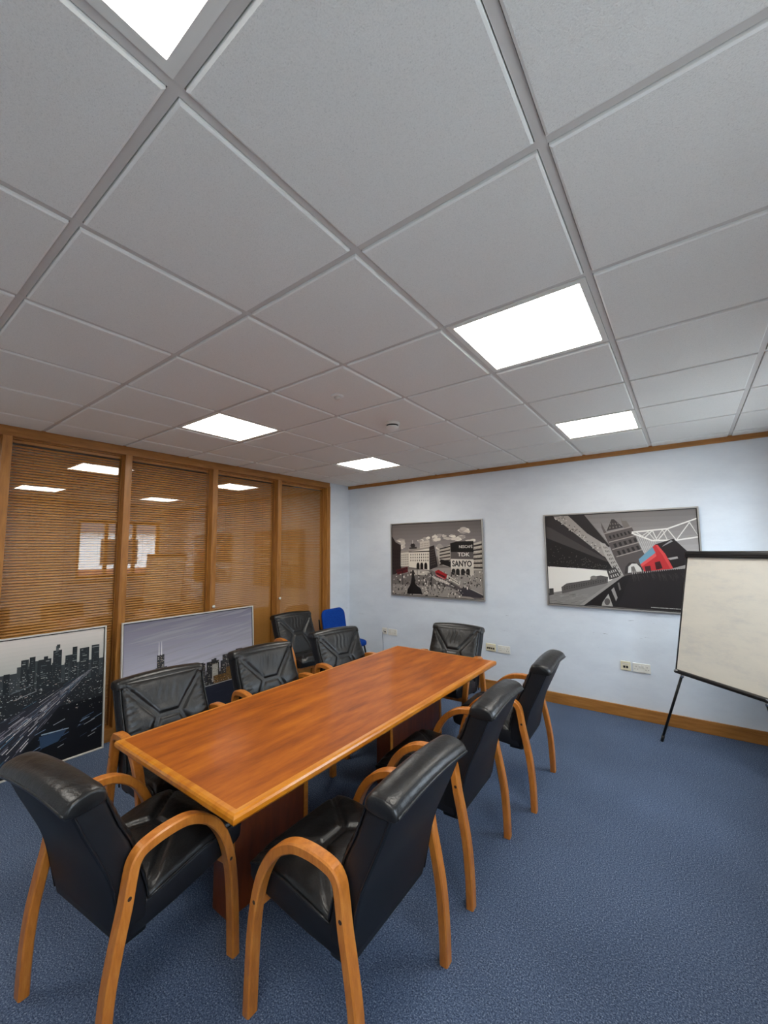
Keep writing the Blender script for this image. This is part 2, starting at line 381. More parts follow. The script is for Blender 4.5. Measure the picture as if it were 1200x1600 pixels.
part('stretcher_rail', box(-.41-cxp, -.38-cxp, 1.28-cyp, 2.06-cyp, TZ-.158, TZ-.039), M['cherry_ped'], tb)

# ------------------------------------------------------------------ conference chair
def interp(z, tab):
    return float(np.interp(z, [p[1] for p in tab], [p[0] for p in tab]))
REAR = [(p.x, p.y) for p in cr([Vector((-.178, .335, 0)), Vector((-.21, .49, 0)), Vector((-.236, .58, 0)), Vector((-.272, .66, 0)), Vector((-.318, .757, 0)), Vector((-.362, .862, 0)), Vector((-.372, .90, 0))], 6)]
FRONT = [(p.x, p.y) for p in cr([Vector((-.088, .335, 0)), Vector((-.10, .45, 0)), Vector((-.132, .56, 0)), Vector((-.165, .656, 0)), Vector((-.206, .732, 0)), Vector((-.238, .806, 0)), Vector((-.268, .885, 0)), Vector((-.275, .91, 0))], 6)]
def seg_d(px, py, a, b):
    ax, ay = a; bx_, by = b; t = max(0, min(1, ((px-ax)*(bx_-ax)+(py-ay)*(by-ay))/((bx_-ax)**2+(by-ay)**2)))
    return math.hypot(px-ax-t*(bx_-ax), py-ay-t*(by-ay))
def groove(px, py, segs, wd=.010):
    d = min(seg_d(px, py, a, b) for a, b in segs)
    # a stitched welt: narrow ridge between two valleys
    return math.exp(-(d/.015)**2)*.017 - math.exp(-(d/.005)**2)*.010
def pad(nu, nv, fn):
    """closed pad: fn(u,v,top) gives the upper point, fn(u,v,False) the underside"""
    V = []; F = []
    for t in (True, False):
        for j in range(nv+1):
            for i in range(nu+1): V.append(fn(-1+2*i/nu, j/nv, t))
    o = (nu+1)*(nv+1)
    for j in range(nv):
        for i in range(nu):
            a = j*(nu+1)+i; F.append((a, a+1, a+nu+2, a+nu+1)); F.append((o+a, o+a+nu+1, o+a+nu+2, o+a+1))
    rim = [i for i in range(nu+1)] + [j*(nu+1)+nu for j in range(1, nv+1)] + [nv*(nu+1)+i for i in range(nu-1, -1, -1)] + [j*(nu+1) for j in range(nv-1, 0, -1)]
    for q in range(len(rim)):
        a, b = rim[q], rim[(q+1) % len(rim)]; F.append((a, o+a, o+b, b))
    return V, F
def edge_falloff(u, v):
    e = (1-abs(u)**7)*(1-abs(2*v-1)**9); return max(e, 0)**.5
def make_chair():
    t = empty('conference_chair')
    # upholstered back shell
    rings = []
    for z in np.linspace(.335, .875, 19):
        yr, yf = interp(z, REAR), interp(z, FRONT); w = .250 if z > .4 else .250-.012*(1-(z-.335)/.065)
        rings.append([(x, y, z) for x, y in rrect(w, (yf-yr)/2, .016, 3, 0, (yf+yr)/2)])
    bs = part('back_shell', loft(rings), M['vinyl'], t, True)
    for s in (-1, 1):
        part('piping', tube([(s*.249, interp(z, REAR)+.006, z) for z in np.linspace(.345, .865, 22)], .004, 6), M['vinyl'], bs, True)
    # front cushion with welted X seams
    zc, px_ = .668, .062
    segs = [((-px_, zc), (px_, zc)), ((-px_, zc), (-.245, .875)), ((px_, zc), (.245, .875)), ((-px_, zc), (-.20, .42)), ((px_, zc), (.20, .42))]
    def bf(uu, v, top):
        x = uu*.238; z = .415+v*.468; yf = interp(z, FRONT)
        n = Vector((0, z-interp(z, FRONT)*0, 0)); dz = .01
        sl = (interp(z+dz, FRONT)-interp(z-dz, FRONT))/(2*dz); nl = math.hypot(1, sl); ny, nz = 1/nl, -sl/nl
        if not top: return (x, yf-.004*ny, z-.004*nz)
        h = .026*edge_falloff(uu, v) + .002 - groove(x, z, segs)*edge_falloff(uu, v)
        h += .0022*math.sin(x*150+math.sin(z*40)*1.3)*max(0, 1-abs(z-.79)/.09)*max(0, 1-abs(x)/.11)
        h += .0018*math.sin(z*190+x*30)*max(0, (abs(x)-.13)/.1)
        return (x, yf+h*ny, z+h*nz)
    bc = part('back_cushion', pad(76, 76, bf), M['leather'], t, True)
    part('piping', tube([(-.243, interp(z, FRONT)+.004, z) for z in np.linspace(.40, .865, 20)], .0045, 6), M['leather'], bc, True)
    part('piping', tube([(.243, interp(z, FRONT)+.004, z) for z in np.linspace(.40, .865, 20)], .0045, 6), M['leather'], bc, True)
    # rolled headrest
    prof = cr([(-.250, .852, 0), (-.256, .884, 0), (-.284, .900, 0), (-.326, .899, 0), (-.360, .887, 0), (-.377, .864, 0), (-.373, .844, 0), (-.34, .840, 0), (-.29, .843, 0)], 4, True)
    cy_, cz_ = -.32, .868; rings = []
    for x, s in ((-.258, .72), (-.256, .88), (-.249, .97), (-.235, 1), (-.18, 1), (-.12, 1), (-.06, 1), (0, 1), (.06, 1), (.12, 1), (.18, 1), (.235, 1), (.249, .97), (.256, .88), (.258, .72)):
        arch = .016*(1-(x/.26)**2)
        rings.append([(x, cy_+(p.x-cy_)*s, cz_+(p.y-cz_)*s+arch-.006) for p in prof])
    hr = part('headrest', loft(rings), M['leather'], t, True)
    part('piping', tube([(x, -.3765, .851+.016*(1-(x/.26)**2)) for x in np.linspace(-.25, .25, 15)], .005, 6), M['leather'], hr, True)
    # seat box and cushion
    rings = []
    for y, z0, z1, w in ((-.165, .35, .425, .235), (-.15, .345, .432, .247), (0, .357, .455, .250), (.12, .372, .476, .250), (.22, .388, .482, .250), (.285, .399, .476, .249), (.306, .408, .466, .246), (.314, .425, .45, .24)):
        rings.append([(x, y, z) for x, z in rrect(w, (z1-z0)/2, .012, 3, 0, (z0+z1)/2)])
    sb = part('seat_base', loft(rings), M['vinyl'], t, True)
    ST = [(-.12, .430), (0, .453), (.12, .474), (.22, .481), (.28, .474), (.312, .455)]
    segs2 = [((-.06, .10), (.06, .10)), ((-.06, .10), (-.24, -.10)), ((.06, .10), (.24, -.10)), ((-.06, .10), (-.22, .31)), ((.06, .10), (.22, .31))]
    def sf(uu, v, top):
        x = uu*.243; y = -.115+v*.43; zb = float(np.interp(y, [p[0] for p in ST], [p[1] for p in ST]))
        if not top: return (x, y, zb-.006)
        h = .032*edge_falloff(uu, v) + .002 - groove(x, y, segs2)*edge_falloff(uu, v)
        return (x, y, zb+h)
    sc = part('seat_cushion', pad(64, 60, sf), M['leather'], t, True)
    path = [(s*.247, y, float(np.interp(y, [p[0] for p in ST], [p[1] for p in ST]))+.002) for s, yy in ((-1, np.linspace(-.1, .30, 10)), (1, np.linspace(.30, -.1, 10))) for y in yy]
    part('piping', tube(path, .0045, 6), M['leather'], sc, True)
    for y, z in ((.225, .362),): part('cross_rail', bbox(-.257, .257, y-.012, y+.012, z-.002, z+.026, .003), M['beech'], t)
    # bent-wood arm loops that run down into the legs
    outer = [(-.266, 0), (-.264, .13), (-.254, .27), (-.234, .39), (-.213, .49), (-.200, .575), (-.188, .622), (-.160, .653), (-.11, .667), (-.04, .671), (.03, .662), (.095, .632), (.15, .585), (.195, .52), (.226, .445), (.248, .35), (.262, .22), (.272, 0)]
    path = [(p.x, p.y) for p in cr([Vector((a, b, 0)) for a, b in outer], 4)]
    th, hw_ = .036, .0225
    for s in (-1, 1):
        rings = []; N = len(path)
        for k, (y, z) in enumerate(path):
            a, b = path[max(k-1, 0)], path[min(k+1, N-1)]; ty, tz = b[0]-a[0], b[1]-a[1]; q = math.hypot(ty, tz); ty /= q; tz /= q
            ny, nz = tz, -ty                                  # inward
            if k in (0, N-1): ny, nz = (1 if k == 0 else -1), 0
            c = .005; rg = []
            for lx, d in ((-hw_, c), (-hw_+c, 0), (hw_-c, 0), (hw_, c), (hw_, th-c), (hw_-c, th), (-hw_+c, th), (-hw_, th-c)):
                rg.append((s*.2785+lx, y+ny*d, z+nz*d))
            rings.append(rg)
        arm = part('arm_loop', loft(rings), M['beech'], t)
        for y, z in ((-.193, .52), (.215, .395)):
            part('bolt_cap', disc((s*.3005, y, z), (s, 0, 0), .007, .0016, 12), M['dark_cap'], arm)
    return t
chair = make_chair()
CH = [  # x, y, facing angle (0 = towards the far wall), label
    (-.435, .447, 6.4, 'black leather armchair at the table end, beside the leaning night highway picture'),
    (.302, .925, 91.5, 'black leather armchair on the whiteboard side of the table, farthest from the picture wall'),
    (.257, 1.774, 92.7, 'black leather armchair in the middle of the whiteboard side of the table'),
    (.287, 2.654, 92.7, 'black leather armchair on the whiteboard side of the table, nearest the picture wall'),
    (-.46, 3.13, 183, 'black leather armchair at the table end, backing onto the wall sockets'),
    (-1.02, .918, -93.5, 'black leather armchair on the blinds side, in front of the twin-antenna tower'),
    (-1.06, 1.70, -97, 'black leather armchair in the middle of the blinds side of the table'),
    (-1.06, 2.52, -101, 'black leather armchair on the blinds side of the table, nearest the blue chair'),
    (-2.22, 3.0, -99, 'black leather armchair standing against the blinds, away from the table'),
]
for k, (x, y, a, lab) in enumerate(CH):
    c = chair if k == 0 else copy_tree(chair)
    c.location = (x, y, 0); c.rotation_euler = (0, 0, math.radians(a)); tag(c, lab, 'chair', 'black leather conference armchairs')

# ------------------------------------------------------------------ blue stacking chair
bc = empty('stacking_chair', (-2.27, 3.74, 0), math.radians(-88)); tag(bc, 'royal blue fabric stacking chair with black tube legs in the corner', 'chair')
def soft_pad(w, d, th, rad, bow=0.):
    rings = []
    for k, (o_, z) in enumerate(((.022, 0), (.006, .008), (0, .022), (0, th-.02), (.008, th-.006), (.03, th))):
        rings.append([(x, y, z+bow*(x/w)**2) for x, y in rrect(w-o_, d-o_, max(rad-o_, .01), 6)])
    return loft(rings)
v, fc = soft_pad(.225, .215, .06, .09); part('seat', ([(x, y+.02, z+.425-.02*(y/.2)) for x, y, z in v], fc), M['blue'], bc, True)
v, fc = soft_pad(.222, .175, .05, .085, .018); part('backrest', ([(x, -.225-y*.18+z, .695+y) for x, y, z in v], fc), M['blue'], bc, True)
for s in (-1, 1):
    part('leg', tube(cr([(s*.235, .23, 0), (s*.225, .19, .22), (s*.215, .15, .405), (s*.20, .10, .418), (s*.20, -.15, .418)], 5), .011), M['black_metal'], bc, True)
    part('leg', tube(cr([(s*.235, -.30, 0), (s*.225, -.24, .22), (s*.215, -.20, .41)], 5), .011), M['black_metal'], bc, True)
    part('back_support', tube(cr([(s*.17, -.12, .412), (s*.17, -.23, .44), (s*.17, -.268, .55), (s*.17, -.30, .74)], 5), .010), M['black_metal'], bc, True)
part('back_cover', bbox(-.2, .2, -.262, -.256, .56, .62, .002), M['black_plastic'], bc)

# ------------------------------------------------------------------ pictures
class Print:
    """flat ink drawing: coloured polygons laid over each other, given in the artist's sheet units and mapped to the canvas"""
    def __init__(s, src, W, Hh):
        s.W, s.H = W, Hh; A = []; B = []
        for (x, y), (U, V) in zip(src, ((0, 1), (1, 1), (1, 0), (0, 0))):
            A += [[x, y, 1, 0, 0, 0, -U*x, -U*y], [0, 0, 0, x, y, 1, -V*x, -V*y]]; B += [U, V]
        s.h = np.linalg.solve(np.array(A, float), np.array(B, float)); s.V = []; s.F = []; s.C = []; s.k = 0
    def uv(s, x, y):
        h = s.h; w = h[6]*x+h[7]*y+1; return (h[0]*x+h[1]*y+h[2])/w, (h[3]*x+h[4]*y+h[5])/w
    def raw(s, pts, col):
        s.k += 1; z = .00035+min(s.k, 2500)*2.2e-6; b = len(s.V)
        for a, c in pts: s.V.append((min(max(a, 0), 1)*s.W, z, min(max(c, 0), 1)*s.H))
        s.F.append(tuple(range(b, b+len(pts)))); s.C.append(s2l(col))
    def poly(s, pts, col): s.raw([s.uv(*p) for p in pts], col)
    def uvrect(s, a0, a1, c0, c1, col): s.raw([(a0, c0), (a1, c0), (a1, c1), (a0, c1)], col)
    def line(s, a, b, w, col):
        dx, dy = b[0]-a[0], b[1]-a[1]; q = math.hypot(dx, dy) or 1; nx, ny = -dy/q*w/2, dx/q*w/2
        s.poly([(a[0]+nx, a[1]+ny), (b[0]+nx, b[1]+ny), (b[0]-nx, b[1]-ny), (a[0]-nx, a[1]-ny)], col)
    def blob(s, x, y, rx, ry, col, n=14, rnd=None):
        s.poly([(x+rx*math.cos(2*math.pi*k/n)*(1+(rnd.uniform(-.18, .18) if rnd else 0)), y+ry*math.sin(2*math.pi*k/n)*(1+(rnd.uniform(-.18, .18) if rnd else 0))) for k in range(n)], col)
    def quadgrid(s, quad, nx, ny, fx, fy, col, arch=False):
        (a, b, c, d) = [Vector(q) for q in quad]                # tl, tr, br, bl
        for i in range(nx):
            for j in range(ny):
                p = []
                for du, dv in ((-fx, -fy), (fx, -fy), (fx, fy), (-fx, fy)):
                    uu = (i+.5+du/2)/nx; vv = (j+.5+dv/2)/ny; p.append((a.lerp(b, uu)).lerp(d.lerp(c, uu), vv))
                s.poly(p, col)
    def build(s, parent, base):
        V = [(0, 0, 0), (s.W, 0, 0), (s.W, 0, s.H), (0, 0, s.H)] + [(x, -z, y) for x, z, y in s.V]
        F = [(0, 1, 2, 3)] + [tuple(i+4 for i in q) for q in s.F]
        me = bpy.data.meshes.new('print'); me.from_pydata(V, [], F); me.update()
        at = me.color_attributes.new('ink', 'FLOAT_COLOR', 'CORNER'); cols = [s2l(base)]+s.C; arr = np.ones((len(me.loops), 4), np.float32)
        for p, c in zip(me.polygons, cols):
            for li in p.loop_indices: arr[li, :3] = c
        at.data.foreach_set('color', arr.ravel()); me.materials.append(M['print'])
        o = bpy.data.objects.new('print', me); COL.objects.link(o); o.parent = parent; return o

def framed(name, loc, rz, tilt, W, Hh, frame_mat, label, fw=.014, lip_=None):
    """picture with its lower-left front corner at loc; local x along the width, -y towards the viewer"""
    e = empty(name, loc); e.rotation_euler = Euler((tilt, 0, rz), 'XYZ'); tag(e, label, 'picture', 'large framed city pictures')
    d = .026
    for nm, q in (('left', (0, fw, 0, Hh)), ('right', (W-fw, W, 0, Hh)), ('top', (fw, W-fw, Hh-fw, Hh)), ('bottom', (fw, W-fw, 0, fw))):
        part('frame_rail', bbox(q[0], q[1], 0, d, q[2], q[3], .0015, 1), frame_mat, e)
    part('shadow_gap', box(fw, W-fw, .012, .018, fw, Hh-fw), M['dark'], e)
    return e
def put_print(e, P, base, W, Hh, fw=.014, gap=.007):
    o = P.build(e, base); o.location = (fw+gap, .011, fw+gap); return o

# --- street and circus picture on the far wall
W1, H1 = 1.383, 1.002; fg = .021
e1 = framed('framed_picture', (-1.951, YF-.030, 1.022), 0, 0, W1, H1, M['silver'], 'silver framed street picture with red buses and advertising signs on the wall')
P = Print([(90, 148), (1068, 92), (1096, 970), (98, 900)], W1-2*fg, H1-2*fg); rd = random.Random(3)
for k in range(10): P.poly([(60, 100+k*40), (1120, 60+k*40), (1120, 110+k*40), (60, 150+k*40)], (96+k*6, 90+k*6, 88+k*6))
for x, y, a, b in ((885, 205, 85, 34), (860, 195, 50, 28), (930, 212, 40, 20), (620, 258, 42, 24), (660, 265, 30, 16), (555, 290, 48, 40), (585, 305, 40, 26), (455, 305, 60, 38), (490, 290, 30, 22), (400, 320, 40, 20), (190, 310, 60, 26), (215, 350, 40, 36), (205, 385, 34, 30), (760, 262, 55, 22), (700, 290, 50, 18), (840, 275, 60, 26), (790, 300, 70, 24), (620, 385, 60, 30), (960, 310, 70, 18)):
    for q in range(4): P.blob(x+rd.uniform(-.4, .4)*a, y+rd.uniform(-.4, .4)*b, a*rd.uniform(.4, .75), b*rd.uniform(.5, .85), rd.choice([(214, 206, 194), (190, 182, 172), (228, 222, 210), (160, 152, 146)]), 12, rd)
P.poly([(60, 640), (1120, 600), (1120, 1010), (60, 930)], (150, 143, 136))
P.poly([(70, 270), (110, 300), (130, 335), (188, 365), (192, 645), (70, 705)], (46, 38, 38)); P.quadgrid([(95, 400), (185, 420), (185, 620), (95, 640)], 4, 6, .4, .5, (30, 25, 26))
P.poly([(186, 452), (275, 440), (275, 600), (186, 600)], (206, 198, 184)); P.quadgrid([(190, 465), (272, 458), (272, 585), (190, 590)], 8, 5, .45, .5, (104, 96, 90))
P.poly([(272, 412), (500, 380), (502, 640), (276, 606)], (224, 216, 202)); P.poly([(186, 430), (500, 370), (500, 402), (186, 452)], (150, 142, 134)); P.poly([(272, 436), (500, 426), (500, 440), (272, 446)], (70, 62, 58))
P.quadgrid([(285, 455), (495, 450), (495, 550), (285, 550)], 9, 3, .42, .6, (92, 84, 78))
for x in (375, 416, 460): P.blob(x, 590, 17, 34, (20, 17, 17)); P.poly([(x-17, 590), (x+17, 590), (x+17, 632), (x-17, 628)], (20, 17, 17))
P.poly([(395, 330), (500, 310), (505, 385), (395, 400)], (196, 186, 174)); P.quadgrid([(400, 345), (500, 330), (500, 375), (400, 390)], 6, 2, .4, .5, (120, 112, 106))
P.blob(318, 370, 26, 24, (44, 40, 40)); P.line((316, 312), (316, 350), 8, (180, 174, 168)); P.poly([(280, 392), (360, 384), (362, 404), (280, 410)], (60, 54, 52))
P.poly([(498, 384), (552, 366), (592, 600), (500, 640)], (40, 34, 34)); P.quadgrid([(508, 410), (548, 400), (572, 580), (512, 600)], 3, 7, .45, .4, (92, 84, 80))
P.poly([(580, 430), (728, 360), (732, 610), (610, 580)], (178, 170, 158))
for k in range(6): P.poly([(612, 402+k*34), (728, 372+k*38), (728, 386+k*38), (612, 416+k*34)], (44+8*(k % 2), 40, 38))
P.poly([(620, 520), (732, 545), (732, 610), (622, 570)], (24, 20, 20))
P.poly([(728, 345), (800, 325), (985, 318), (987, 440), (734, 440)], (18, 16, 17)); P.poly([(734, 440), (987, 440), (987, 522), (736, 517)], (92, 86, 84)); P.poly([(736, 517), (987, 522), (987, 606), (738, 616)], (222, 216, 204))
P.poly([(738, 616), (987, 606), (990, 700), (742, 680)], (204, 196, 184))
for x in (765, 812, 868, 925): P.blob(x, 650, 21, 26, (30, 26, 26)); P.poly([(x-21, 650), (x+21, 650), (x+21, 700), (x-21, 688)], (30, 26, 26))
P.poly([(987, 345), (1100, 318), (1100, 640), (987, 640)], (196, 188, 174))
for k in range(6): P.poly([(987, 365+k*48), (1100, 345+k*52), (1100, 366+k*52), (987, 384+k*48)], (52, 46, 44))
P.quadgrid([(990, 385), (1085, 370), (1085, 620), (990, 620)], 6, 5, .3, .4, (110, 102, 96))
# the square: road, kerbs, traffic, fountain and crowd
P.poly([(90, 690), (520, 640), (640, 700), (840, 830), (560, 820), (90, 790)], (112, 106, 102)); P.poly([(480, 690), (560, 690), (850, 840), (1090, 960), (1000, 960), (640, 790)], (84, 79, 80))
P.poly([(820, 872), (888, 820), (1100, 925), (1100, 950), (860, 930)], (58, 54, 60)); P.poly([(300, 640), (500, 650), (470, 700), (300, 690)], (196, 188, 176))
for k in range(7): P.line((510+k*26, 695+k*10), (590+k*32, 760+k*12), 7, (206, 200, 190))
P.line((880, 815), (1100, 920), 9, (180, 172, 164)); P.line((640, 760), (800, 760), 6, (200, 194, 184)); P.poly([(690, 690), (840, 780), (830, 810), (690, 730)], (208, 202, 192)); P.quadgrid([(700, 705), (830, 785), (826, 800), (700, 722)], 8, 1, .6, .6, (48, 42, 42))
for k in range(420):
    x, y = rd.uniform(90, 1085), rd.uniform(660, 940)
    if 800 < x and y > 850 and x-800 > (y-830)*1.2 and y < 940: continue
    c = rd.choice([(28, 24, 24), (36, 32, 32), (60, 54, 52), (226, 220, 210), (190, 184, 176), (110, 104, 100)]); q = rd.uniform(3, 9)
    P.blob(x, y, q, q*rd.uniform(.8, 2.2), c, 6)
P.poly([(135, 640), (262, 600), (266, 662), (150, 692)], (88, 30, 34)); P.quadgrid([(145, 645), (258, 612), (258, 630), (148, 665)], 6, 1, .7, .7, (34, 22, 26))
P.poly([(562, 655), (600, 636), (694, 690), (690, 722), (668, 748), (582, 706)], (158, 26, 32)); P.poly([(575, 664), (676, 712), (672, 728), (578, 682)], (60, 24, 28)); P.line((570, 690), (668, 742), 4, (220, 200, 196))
P.poly([(300, 770), (340, 770), (352, 800), (410, 850), (420, 905), (255, 900), (262, 850), (290, 800)], (26, 23, 23)); P.poly([(308, 665), (328, 655), (335, 700), (345, 770), (298, 772), (305, 720)], (30, 27, 27)); P.blob(320, 655, 12, 16, (40, 36, 36))
for a, b in (((205, 640), (208, 800)), ((522, 660), (524, 860)), ((366, 620), (368, 700))): P.line(a, b, 6, (26, 24, 24))
pr1 = put_print(e1, P, (120, 113, 108), W1, H1)
def lettering(parent, P, txt, x0, x1, ybase, col, hpx, bold=0.):
    cu = bpy.data.curves.new('lettering', 'FONT'); cu.body = txt; cu.size = 1.; cu.offset = bold; cu.resolution_u = 3
    tmp = bpy.data.objects.new('lettering_curve', cu); COL.objects.link(tmp); dg = bpy.context.evaluated_depsgraph_get()
    me = bpy.data.meshes.new_from_object(tmp.evaluated_get(dg)); bpy.data.objects.remove(tmp); bpy.data.curves.remove(cu)
    xs_ = [v.co.x for v in me.vertices]; ys_ = [v.co.y for v in me.vertices]; ax, bx_ = min(xs_), max(xs_); ay, by = min(ys_), max(ys_)
    u0, v0 = P.uv(x0, ybase); u1, v1 = P.uv(x1, ybase-hpx)
    for v in me.vertices:
        a = (v.co.x-ax)/(bx_-ax); b = (v.co.y-ay)/(by-ay); v.co = ((u0+a*(u1-u0))*P.W, -.0042, (v0+b*(v1-v0))*P.H)
    me.materials.clear(); me.materials.append(mat('ink_'+txt.lower(), col, .45))
    o = bpy.data.objects.new('lettering', me); COL.objects.link(o); o.parent = parent
lettering(pr1, P, 'NESCAFÉ', 828, 975, 397, (232, 228, 220), 40, .008)
lettering(pr1, P, 'TDK', 812, 945, 488, (232, 228, 220), 42, .01)
lettering(pr1, P, 'SANYO', 752, 968, 602, (34, 30, 30), 66, .03)
P2 = Print([(90, 148), (1068, 92), (1096, 970), (98, 900)], W1-2*fg, H1-2*fg)

# --- bridge and red bus picture
W2, H2 = 1.382, .993
e2 = framed('framed_picture', (.155, YF-.030, 1.033), 0, 0, W2, H2, M['silver'], 'silver framed picture of a stone bridge tower and a tilted red bus')
P = Print([(56, 124), (1104, 66), (1163, 796), (82, 722)], W2-2*fg, H2-2*fg); rd = random.Random(8)
for k in range(12): P.poly([(40, 80+k*34), (1180, 40+k*34), (1180, 80+k*34), (40, 120+k*34)], (112+k*6, 108+k*6, 106+k*6))
P.poly([(60, 460), (480, 498), (520, 560), (420, 600), (70, 650)], (226, 223, 215)); P.poly([(70, 655), (480, 580), (500, 600), (300, 735), (70, 725)], (132, 129, 126))
for k in range(60):
    x = rd.uniform(80, 400); y = rd.uniform(655, 725); P.line((x, y), (x+rd.uniform(15, 50), y-rd.uniform(2, 7)), 2.5, rd.choice([(110, 107, 104), (150, 147, 143)]))
P.poly([(165, 610), (200, 585), (365, 560), (370, 540), (440, 530), (490, 540), (488, 582), (170, 655)], (88, 85, 83)); P.quadgrid([(180, 606), (480, 552), (480, 572), (180, 632)], 18, 2, .45, .5, (50, 48, 47)); P.poly([(80, 620), (110, 618), (112, 662), (80, 668)], (60, 58, 57)); P.blob(390, 545, 24, 14, (120, 116, 112))
# girder overhead
P.poly([(50, 110), (112, 110), (548, 446), (546, 468), (505, 494), (66, 466)], (44, 40, 40)); P.poly([(60, 262), (540, 452), (505, 492), (68, 466)], (30, 27, 27)); P.poly([(56, 190), (90, 200), (535, 448), (470, 430), (58, 270)], (66, 61, 60))
P.poly([(108, 112), (215, 108), (345, 240), (432, 292), (486, 410), (452, 392), (360, 318)], (150, 144, 139)); P.poly([(212, 108), (328, 106), (502, 318), (500, 336), (432, 292), (345, 238)], (40, 36, 36)); P.line((326, 106), (504, 322), 7, (120, 115, 112))
for k in range(90):
    x = rd.uniform(80, 480); y0 = 300+(x-70)*.40; y = rd.uniform(y0, 470+(x-70)*.05); P.blob(x, y, 3.5, 3.5, (78, 73, 71), 6)
for k in range(60):
    t = rd.random(); P.blob(130+t*300+rd.uniform(-15, 25), 120+t*235+rd.uniform(-20, 20), 5, 4, rd.choice([(90, 85, 82), (190, 184, 178)]), 6)
P.poly([(432, 300), (470, 310), (545, 420), (600, 520), (560, 560), (520, 480), (470, 400)], (170, 165, 159)); P.quadgrid([(450, 320), (480, 325), (590, 520), (555, 540)], 3, 8, .5, .5, (84, 80, 78)); P.poly([(480, 494), (540, 470), (585, 535), (500, 560)], (62, 58, 57)); P.quadgrid([(490, 496), (540, 480), (575, 535), (510, 552)], 4, 2, .4, .6, (190, 186, 180))
# stone tower leaning with the horizon
P.poly([(462, 238), (655, 190), (700, 300), (748, 390), (735, 505), (602, 535), (540, 420), (498, 318)], (84, 78, 76))
P.poly([(480, 222), (514, 140), (532, 140), (598, 196)], (58, 53, 52)); P.poly([(440, 160), (470, 215), (486, 240), (466, 246), (446, 200)], (92, 86, 83)); P.poly([(575, 108), (588, 150), (618, 150), (642, 188), (600, 205), (584, 160)], (112, 105, 101)); P.line((493, 122), (500, 150), 5, (120, 113, 110))
for a, b in (((464, 240), (655, 192)), ((495, 300), (690, 250)), ((520, 350), (705, 300)), ((548, 400), (728, 350))): P.line(a, b, 7, (150, 142, 137))
P.quadgrid([(485, 250), (640, 212), (660, 246), (500, 286)], 6, 1, .45, .6, (36, 32, 32)); P.quadgrid([(515, 308), (690, 262), (705, 296), (532, 345)], 5, 1, .5, .7, (40, 36, 36)); P.quadgrid([(540, 358), (705, 314), (726, 350), (562, 400)], 5, 1, .5, .7, (40, 36, 36))
P.quadgrid([(500, 160), (560, 160), (590, 196), (490, 215)], 4, 2, .4, .5, (110, 104, 100))
P.poly([(605, 520), (612, 470), (636, 442), (672, 438), (712, 456), (738, 500)], (54, 49, 48)); P.poly([(628, 512), (632, 470), (656, 448), (690, 448), (716, 475), (728, 502)], (206, 204, 198)); P.poly([(655, 515), (650, 470), (672, 466), (690, 508)], (110, 106, 103))
# suspension chain
for a, b in (((655, 230), (905, 205)), ((905, 205), (1130, 132)), ((655, 236), (800, 288)), ((800, 288), (972, 284)), ((972, 284), (1130, 262))): P.line(a, b, 10, (226, 223, 217))
zz = [(690, 232), (745, 268), (800, 218), (835, 288), (905, 207), (968, 284), (1060, 160), (1130, 250)]
for a, b in zip(zz, zz[1:]): P.line(a, b, 7, (218, 215, 209))
for a, b in zip([(720, 262), (770, 226), (820, 286), (870, 212)], [(770, 226), (820, 286), (870, 212), (905, 284)]): P.line(a, b, 6, (210, 206, 200))
for k in range(9): P.line((690+k*16, 252+k*5), (742+k*10, 372-k*8), 2.5, (205, 202, 197))
# roadway, rail and bus
P.poly([(560, 545), (735, 502), (1030, 482), (1180, 470), (1180, 810), (320, 735)], (36, 32, 33)); P.poly([(290, 735), (575, 530), (602, 530), (330, 738)], (150, 146, 142)); P.poly([(320, 738), (590, 540), (640, 540), (560, 745)], (30, 27, 28))
P.poly([(445, 740), (452, 715), (492, 658), (524, 745)], (170, 166, 161)); P.blob(484, 712, 20, 24, (90, 86, 84)); P.poly([(512, 630), (530, 612), (556, 684), (545, 708)], (150, 146, 142)); P.poly([(556, 585), (566, 575), (580, 625), (570, 635)], (110, 106, 103))
for k in range(70): x = rd.uniform(650, 1130); P.line((x, rd.uniform(510, 530)), (x+rd.uniform(4, 20), rd.uniform(535, 575)), 2.5, (58, 54, 54))
for k in range(26): P.line((660+k*15, 522-k*1.6), (663+k*15, 498-k*.8), 4, (176, 170, 165))
P.poly([(704, 420), (822, 312), (880, 385), (935, 484), (742, 502)], (190, 48, 52)); P.poly([(820, 314), (948, 274), (1045, 362), (1034, 456), (932, 484)], (34, 28, 30)); P.poly([(704, 418), (800, 332), (822, 372), (716, 452)], (104, 146, 166)); P.poly([(822, 318), (835, 316), (890, 380), (945, 480), (925, 484), (872, 392)], (212, 70, 70))
P.poly([(868, 330), (945, 292), (930, 284), (880, 318)], (150, 148, 148)); P.poly([(905, 410), (975, 398), (980, 412), (925, 422)], (160, 156, 154)); P.poly([(816, 440), (852, 430), (872, 480), (826, 490)], (60, 22, 26)); P.poly([(745, 468), (785, 462), (792, 498), (752, 500)], (70, 30, 34)); P.poly([(716, 452), (822, 374), (828, 396), (724, 470)], (214, 84, 82))
for k in range(34): P.uvrect(.70+k*.0080, .7055+k*.0080+rd.uniform(-.001, .0015), .022, .030, (190, 188, 184))
put_print(e2, P, (150, 147, 143), W2, H2)

